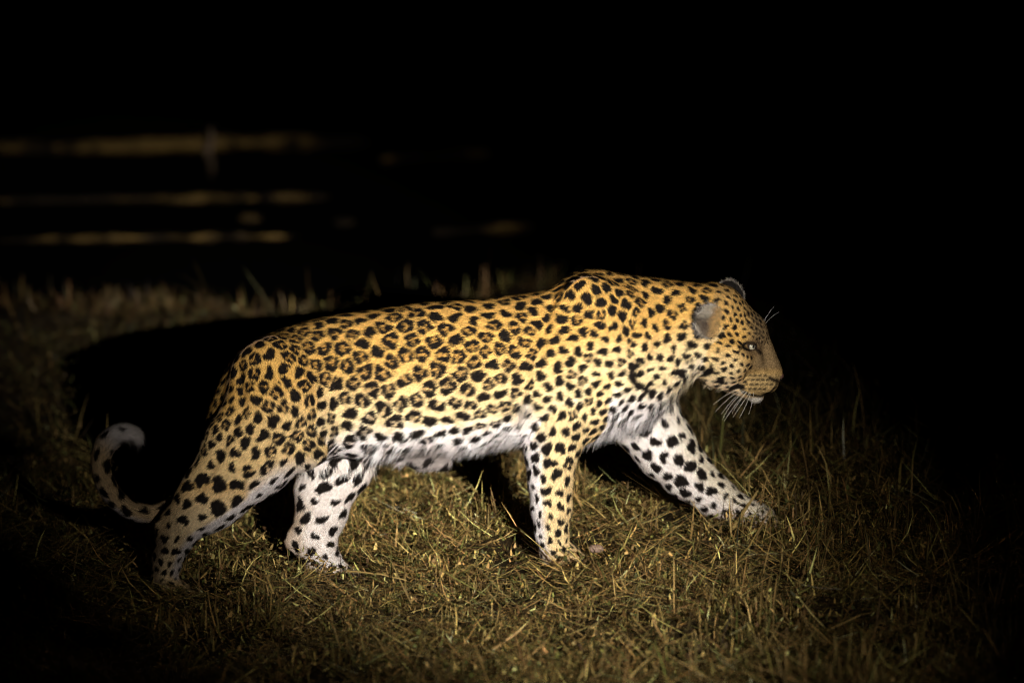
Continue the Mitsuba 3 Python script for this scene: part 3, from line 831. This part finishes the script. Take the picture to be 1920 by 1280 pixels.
n = 120000    # little dead leaves and chaff
x, y = in_view(n, -2.5, 3.4)
b_ = foot(x, y); b_[:, 2] += rng.uniform(0.002, 0.04, n) * (0.3 + 1.6 * smooth(0.4, 0.65, clump(x, y, 6.5, 22)))
items.append(blades(b_, rng.uniform(0.006, 0.020, n), np.radians(rng.uniform(30, 120, n)), rng.uniform(0, 2 * math.pi, n), rng.uniform(0.003, 0.010, n), palette(n, 0.25, 0.42, 0.33), rng.normal(0, 0.6, n), 2))
n = 1500      # taller crooked stems, thicker to the right
x, y = in_view(n, -2.5, 2.6)
keep = rng.random(n) < 0.15 + 0.85 * smooth(0.1, 0.8, x)
x, y = x[keep], y[keep]; n = len(x)
items.append(blades(foot(x, y), rng.uniform(0.06, 0.16, n), np.radians(np.abs(rng.normal(8, 14, n))), rng.uniform(0, 2 * math.pi, n), rng.uniform(0.0026, 0.0050, n), palette(n, 0.4, 0.25, 0.35) * 0.9, rng.normal(0.5, 0.6, n), 5))
n = 500       # single long straws thrown over the mat
x, y = in_view(n, -2.4, 1.5)
b_ = foot(x, y); b_[:, 2] += rng.uniform(0.02, 0.05, n)
items.append(blades(b_, rng.uniform(0.08, 0.2, n), np.radians(rng.uniform(70, 92, n)), rng.uniform(0, 2 * math.pi, n), rng.uniform(0.003, 0.0048, n), np.array([0.46, 0.33, 0.13]) * rng.uniform(0.7, 1.2, n)[:, None], rng.normal(0.1, 0.25, n), 4))
n = 420       # leaning stalks further up the bank
x, y = in_view(n, 0.9, 3.6)
items.append(blades(foot(x, y), rng.uniform(0.06, 0.24, n), np.radians(np.abs(rng.normal(22, 20, n))), np.where(rng.random(n) < 0.5, 2.8, rng.uniform(0, 2 * math.pi, n)), rng.uniform(0.003, 0.008, n), palette(n, 0.5, 0.2, 0.3), rng.normal(0.4, 0.6, n), 5))
vs, fs, cs = join(items)
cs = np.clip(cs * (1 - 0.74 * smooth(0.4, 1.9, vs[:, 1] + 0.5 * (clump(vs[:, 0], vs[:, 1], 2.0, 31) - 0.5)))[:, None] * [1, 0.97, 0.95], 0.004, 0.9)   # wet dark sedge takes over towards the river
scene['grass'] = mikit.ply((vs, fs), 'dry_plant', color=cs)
labels['grass'] = {'label': 'matted dry yellow and brown grass covering the bank', 'category': 'grass', 'kind': 'stuff'}

# ------------------------------------------------------------------ picture scale: a point on the ground under a place in the frame
def on_level(px, py, z):
    fl = 960 / math.tan(math.radians(5.15))
    d = np.array([px - 960, fl * math.cos(PITCH) - (py - 640) * math.sin(PITCH), -(fl * math.sin(PITCH) + (py - 640) * math.cos(PITCH))])
    return CAM + d * ((z - CAM[2]) / d[2])


# tussocks along the water's edge behind the animal
tuss = [(15, 560, .13, .17, 'k'), (70, 560, .12, .16, 'l'), (125, 585, .10, .09, 's'), (165, 575, .10, .08, 's'), (200, 572, .09, .12, 't'), (250, 565, .08, .17, 't'), (300, 572, .10, .20, 't'), (345, 572, .11, .11, 'd'),
        (390, 568, .10, .14, 'd'), (455, 572, .11, .08, 's'), (510, 570, .12, .09, 'd'), (555, 570, .09, .13, 'l'), (600, 560, .09, .10, 'd'), (690, 545, .12, .14, 's'), (760, 540, .12, .14, 's'),
        (830, 545, .11, .13, 'd'), (900, 545, .11, .12, 's'), (965, 540, .10, .14, 'd'), (1030, 532, .10, .12, 'l')]
look = {'k': 'stout clump of leaning stalks at the far left edge of the water line', 'l': 'loose leaning grass clump', 's': 'low brown grass clump', 't': 'clump of tall thin blades', 'd': 'dense pale grass clump'}
where = {'l': ['second from the left on the water line', 'just left of the gap behind the lower back', 'farthest right, behind the shoulders'], 't': ['left of the tallest stems on the bank', 'in the middle of the tall stems at left', 'with the tallest single stem of the bank'],
         's': ['right of the leaning stalks at far left', 'left of the tall thin stems', 'right of the tall stems, below the small mud lump', 'above the hind part of the back, left of its neighbour', 'above the middle of the back', 'above the back, left of the shoulder clumps'],
         'd': ['right beside the tallest stem', 'second right of the tallest stem', 'above the rump, left of centre', 'above the rump, right of a leaning clump', 'above the middle of the back, under the short pale bar', 'just left of the shoulder hump'], 'k': ['']}
used = {}
for px, py, rad, hgt, kind in tuss:
    c = on_level(px, py + 14, -0.07)
    n = {'k': 160, 'l': 160, 's': 260, 't': 150, 'd': 280}[kind]
    a_ = rng.uniform(0, 2 * math.pi, n); r_ = rad * rng.uniform(0.9, 1.5) * np.sqrt(rng.random(n))
    x, y = c[0] + r_ * np.cos(a_), c[1] + r_ * np.sin(a_)
    key = numbered('grass_tussock')
    lean0 = {'k': 48, 'l': 44, 's': 48, 't': 22, 'd': 42}[kind]
    dirs = np.where(rng.random(n) < 0.6, 2.7 if kind in 'kl' else a_, a_)
    vs, fs, cs = blades(foot(x, y), np.minimum(hgt * rng.beta(1.2, 3.0, n) * 1.6 + 0.012, 0.12), np.radians(np.abs(rng.normal(lean0, 22, n))), dirs, rng.uniform(0.003, 0.010, n), palette(n, 0.2, 0.2, 0.6) * [0.52, 0.48, 0.45] * rng.uniform(0.6, 1.5), rng.normal(0.6, 0.9, n), 4)
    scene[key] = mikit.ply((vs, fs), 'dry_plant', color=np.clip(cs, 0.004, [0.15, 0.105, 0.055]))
    i_ = used[kind] = used.get(kind, -1) + 1
    labels[key] = {'label': (look[kind] + ' ' + where[kind][i_]).strip(), 'category': 'grass clump', 'group': 'grass clumps along the water edge'}

# mud bars out in the river
bars = [(-90, 720, 270, 0.085, 0.026, 1.0, 'long low mud bar farthest out in the river at upper left'), (-90, 700, 372, 0.045, 0.016, 1.0, 'mud bar in the middle of the river, second line from the top'),
        (-90, 640, 446, 0.032, 0.012, 1.0, 'thin mud bar nearest the bank, third line from the top'), (800, 1010, 431, 0.034, 0.018, 1.0, 'short pale mud bar above the back of the leopard'),
        (700, 930, 292, 0.05, 0.015, 1.0, 'faint mud bar far out, to the right of the longest one')]
for x0, x1, py, wid, hg, whole, lab in bars:
    A, B = on_level(x0, py + 9, WATER_Z), on_level(x1, py - 4, WATER_Z)
    tt, ss = np.linspace(0, 1, 220), np.linspace(-1, 1, 15)
    TT, SS = np.meshgrid(tt, ss, indexing='ij')
    ln = (x1 - x0) / 780.0
    nz = meshkit.fbm(np.stack([TT * 7 * ln, SS * 0 + 2.0, TT * 0 + py], -1), 3, 8)
    half = wid * (0.6 + 0.8 * smooth(0.3, 0.7, nz)) * np.clip(np.minimum(TT, 1 - TT) * 6, 0.02, 1)
    half = half * np.maximum(0.10, 1 - (1 - whole) * 2.2 * smooth(0.42, 0.60, meshkit.fbm(np.stack([TT * 4 * ln, SS * 0, TT * 0 + py], -1), 2, 5)))
    mid = 0.06 * (meshkit.noise(np.stack([TT * 3 * ln, SS * 0 + 5, TT * 0 + py], -1), 2) - 0.5)
    Pm = A[:2] + TT[..., None] * (B - A)[:2]
    rise = (1 - SS ** 2) ** 0.6 * (0.6 + 0.6 * meshkit.fbm(np.stack([TT * 26 * ln, SS * 2, TT * 0 + py], -1), 3, 6)) * np.clip(half / wid * 1.6, 0, 1)
    vv = np.stack([Pm[..., 0], Pm[..., 1] + mid + SS * half, WATER_Z - 0.02 + (hg + 0.02) * rise], -1).reshape(-1, 3)
    key = numbered('mud_bar')
    scene[key] = mikit.ply((vv, grid_faces(220, 15)), 'mud', smooth=True)
    labels[key] = {'label': lab, 'category': 'mud bar', 'kind': 'structure'}
for px, py, lab in ((470, 410, 'small yellowish mud lump in the river, left of the other lone lump'), (645, 417, 'small yellowish mud lump in the river, right of the other lone lump')):
    c = on_level(px, py, WATER_Z)
    m = trimesh.creation.icosphere(subdivisions=3)
    vv = m.vertices * (1 + 0.3 * (meshkit.noise(m.vertices * 2.2 + px, 4) - 0.5))[:, None] * [0.036, 0.045, 0.014] + c
    key = numbered('mud_lump')
    scene[key] = mikit.ply((vv, m.faces), 'mud', smooth=True)
    labels[key] = {'label': lab, 'category': 'mud lump'}

# a lone stem standing in the river, mirrored in the water
c = on_level(388, 285, WATER_Z)
t = np.linspace(0, 1, 20)[:, None]
stem = c + t * [0.012, 0, 0.085] + np.sin(t * 3) * [0.012, 0, 0]
vv, ff = tube(stem, 0.018, 0.008, 7)
scene['reed_stem'] = mikit.ply((vv, ff), 'dry_plant', smooth=True, color=np.tile([0.09, 0.06, 0.035], (len(vv), 1)))
labels['reed_stem'] = {'label': 'lone dark stem standing in the river at the far mud bar', 'category': 'reed'}


# single straws that stand out in front
def straw(points, r, label, colour=(0.45, 0.31, 0.11)):
    P_ = np.array(points, float)
    tt = np.linspace(0, 1, 24)
    pts = np.stack([np.interp(tt, np.linspace(0, 1, len(P_)), P_[:, k]) for k in range(3)], -1)
    pts += 0.0025 * (np.stack([meshkit.fbm(np.stack([tt * 7, tt * 0 + s, tt * 0 + pts[0, 0]], -1), 2, s) for s in (1, 2, 3)], -1) - 0.5)
    key = numbered('dry_stalk')
    vv, ff = tube(pts, r, r * 0.55, 7)
    scene[key] = mikit.ply((vv, ff), 'dry_plant', smooth=True, color=np.asarray(colour) * (0.7 + 0.6 * meshkit.fbm(vv * 60, 2, 6))[:, None])
    labels[key] = {'label': label, 'category': 'grass stalk'}


straw([on_level(1366, 1004, 0.02), on_level(1395, 958, 0.06), on_level(1420, 920, 0.09)], 0.0055, 'thick yellow stalk leaning right in front of the outstretched front paw')
straw([on_level(1262, 948, 0.0), on_level(1215, 905, 0.04), on_level(1184, 884, 0.06)], 0.0028, 'pale bent stalk leaning left in the shadow between the front legs')
straw([on_level(1205, 985, 0.0), on_level(1180, 955, 0.025), on_level(1155, 930, 0.04)], 0.0035, 'straw stalk leaning left between the near front paw and the far one')
straw([on_level(650, 1070, 0.02), on_level(710, 1075, 0.025), on_level(762, 1087, 0.01)], 0.0024, 'thin bright straw lying right of the far hind paw')

# small pinkish stone on the grass
c = on_level(1118, 1028, 0.03)
m = trimesh.creation.icosphere(subdivisions=4)
vv = m.vertices * (1 + 0.35 * (meshkit.fbm(m.vertices * 1.6, 3, 2) - 0.5))[:, None] * [0.018, 0.014, 0.010] + c
scene['stone'] = mikit.ply((vv, m.faces), 'dry_plant', smooth=True, color=np.array([0.27, 0.18, 0.13]) * (0.7 + 0.6 * meshkit.fbm(m.vertices * 5, 3, 3))[:, None])
labels['stone'] = {'label': 'small pale pinkish stone lying in the grass right of the near front paw', 'category': 'stone'}
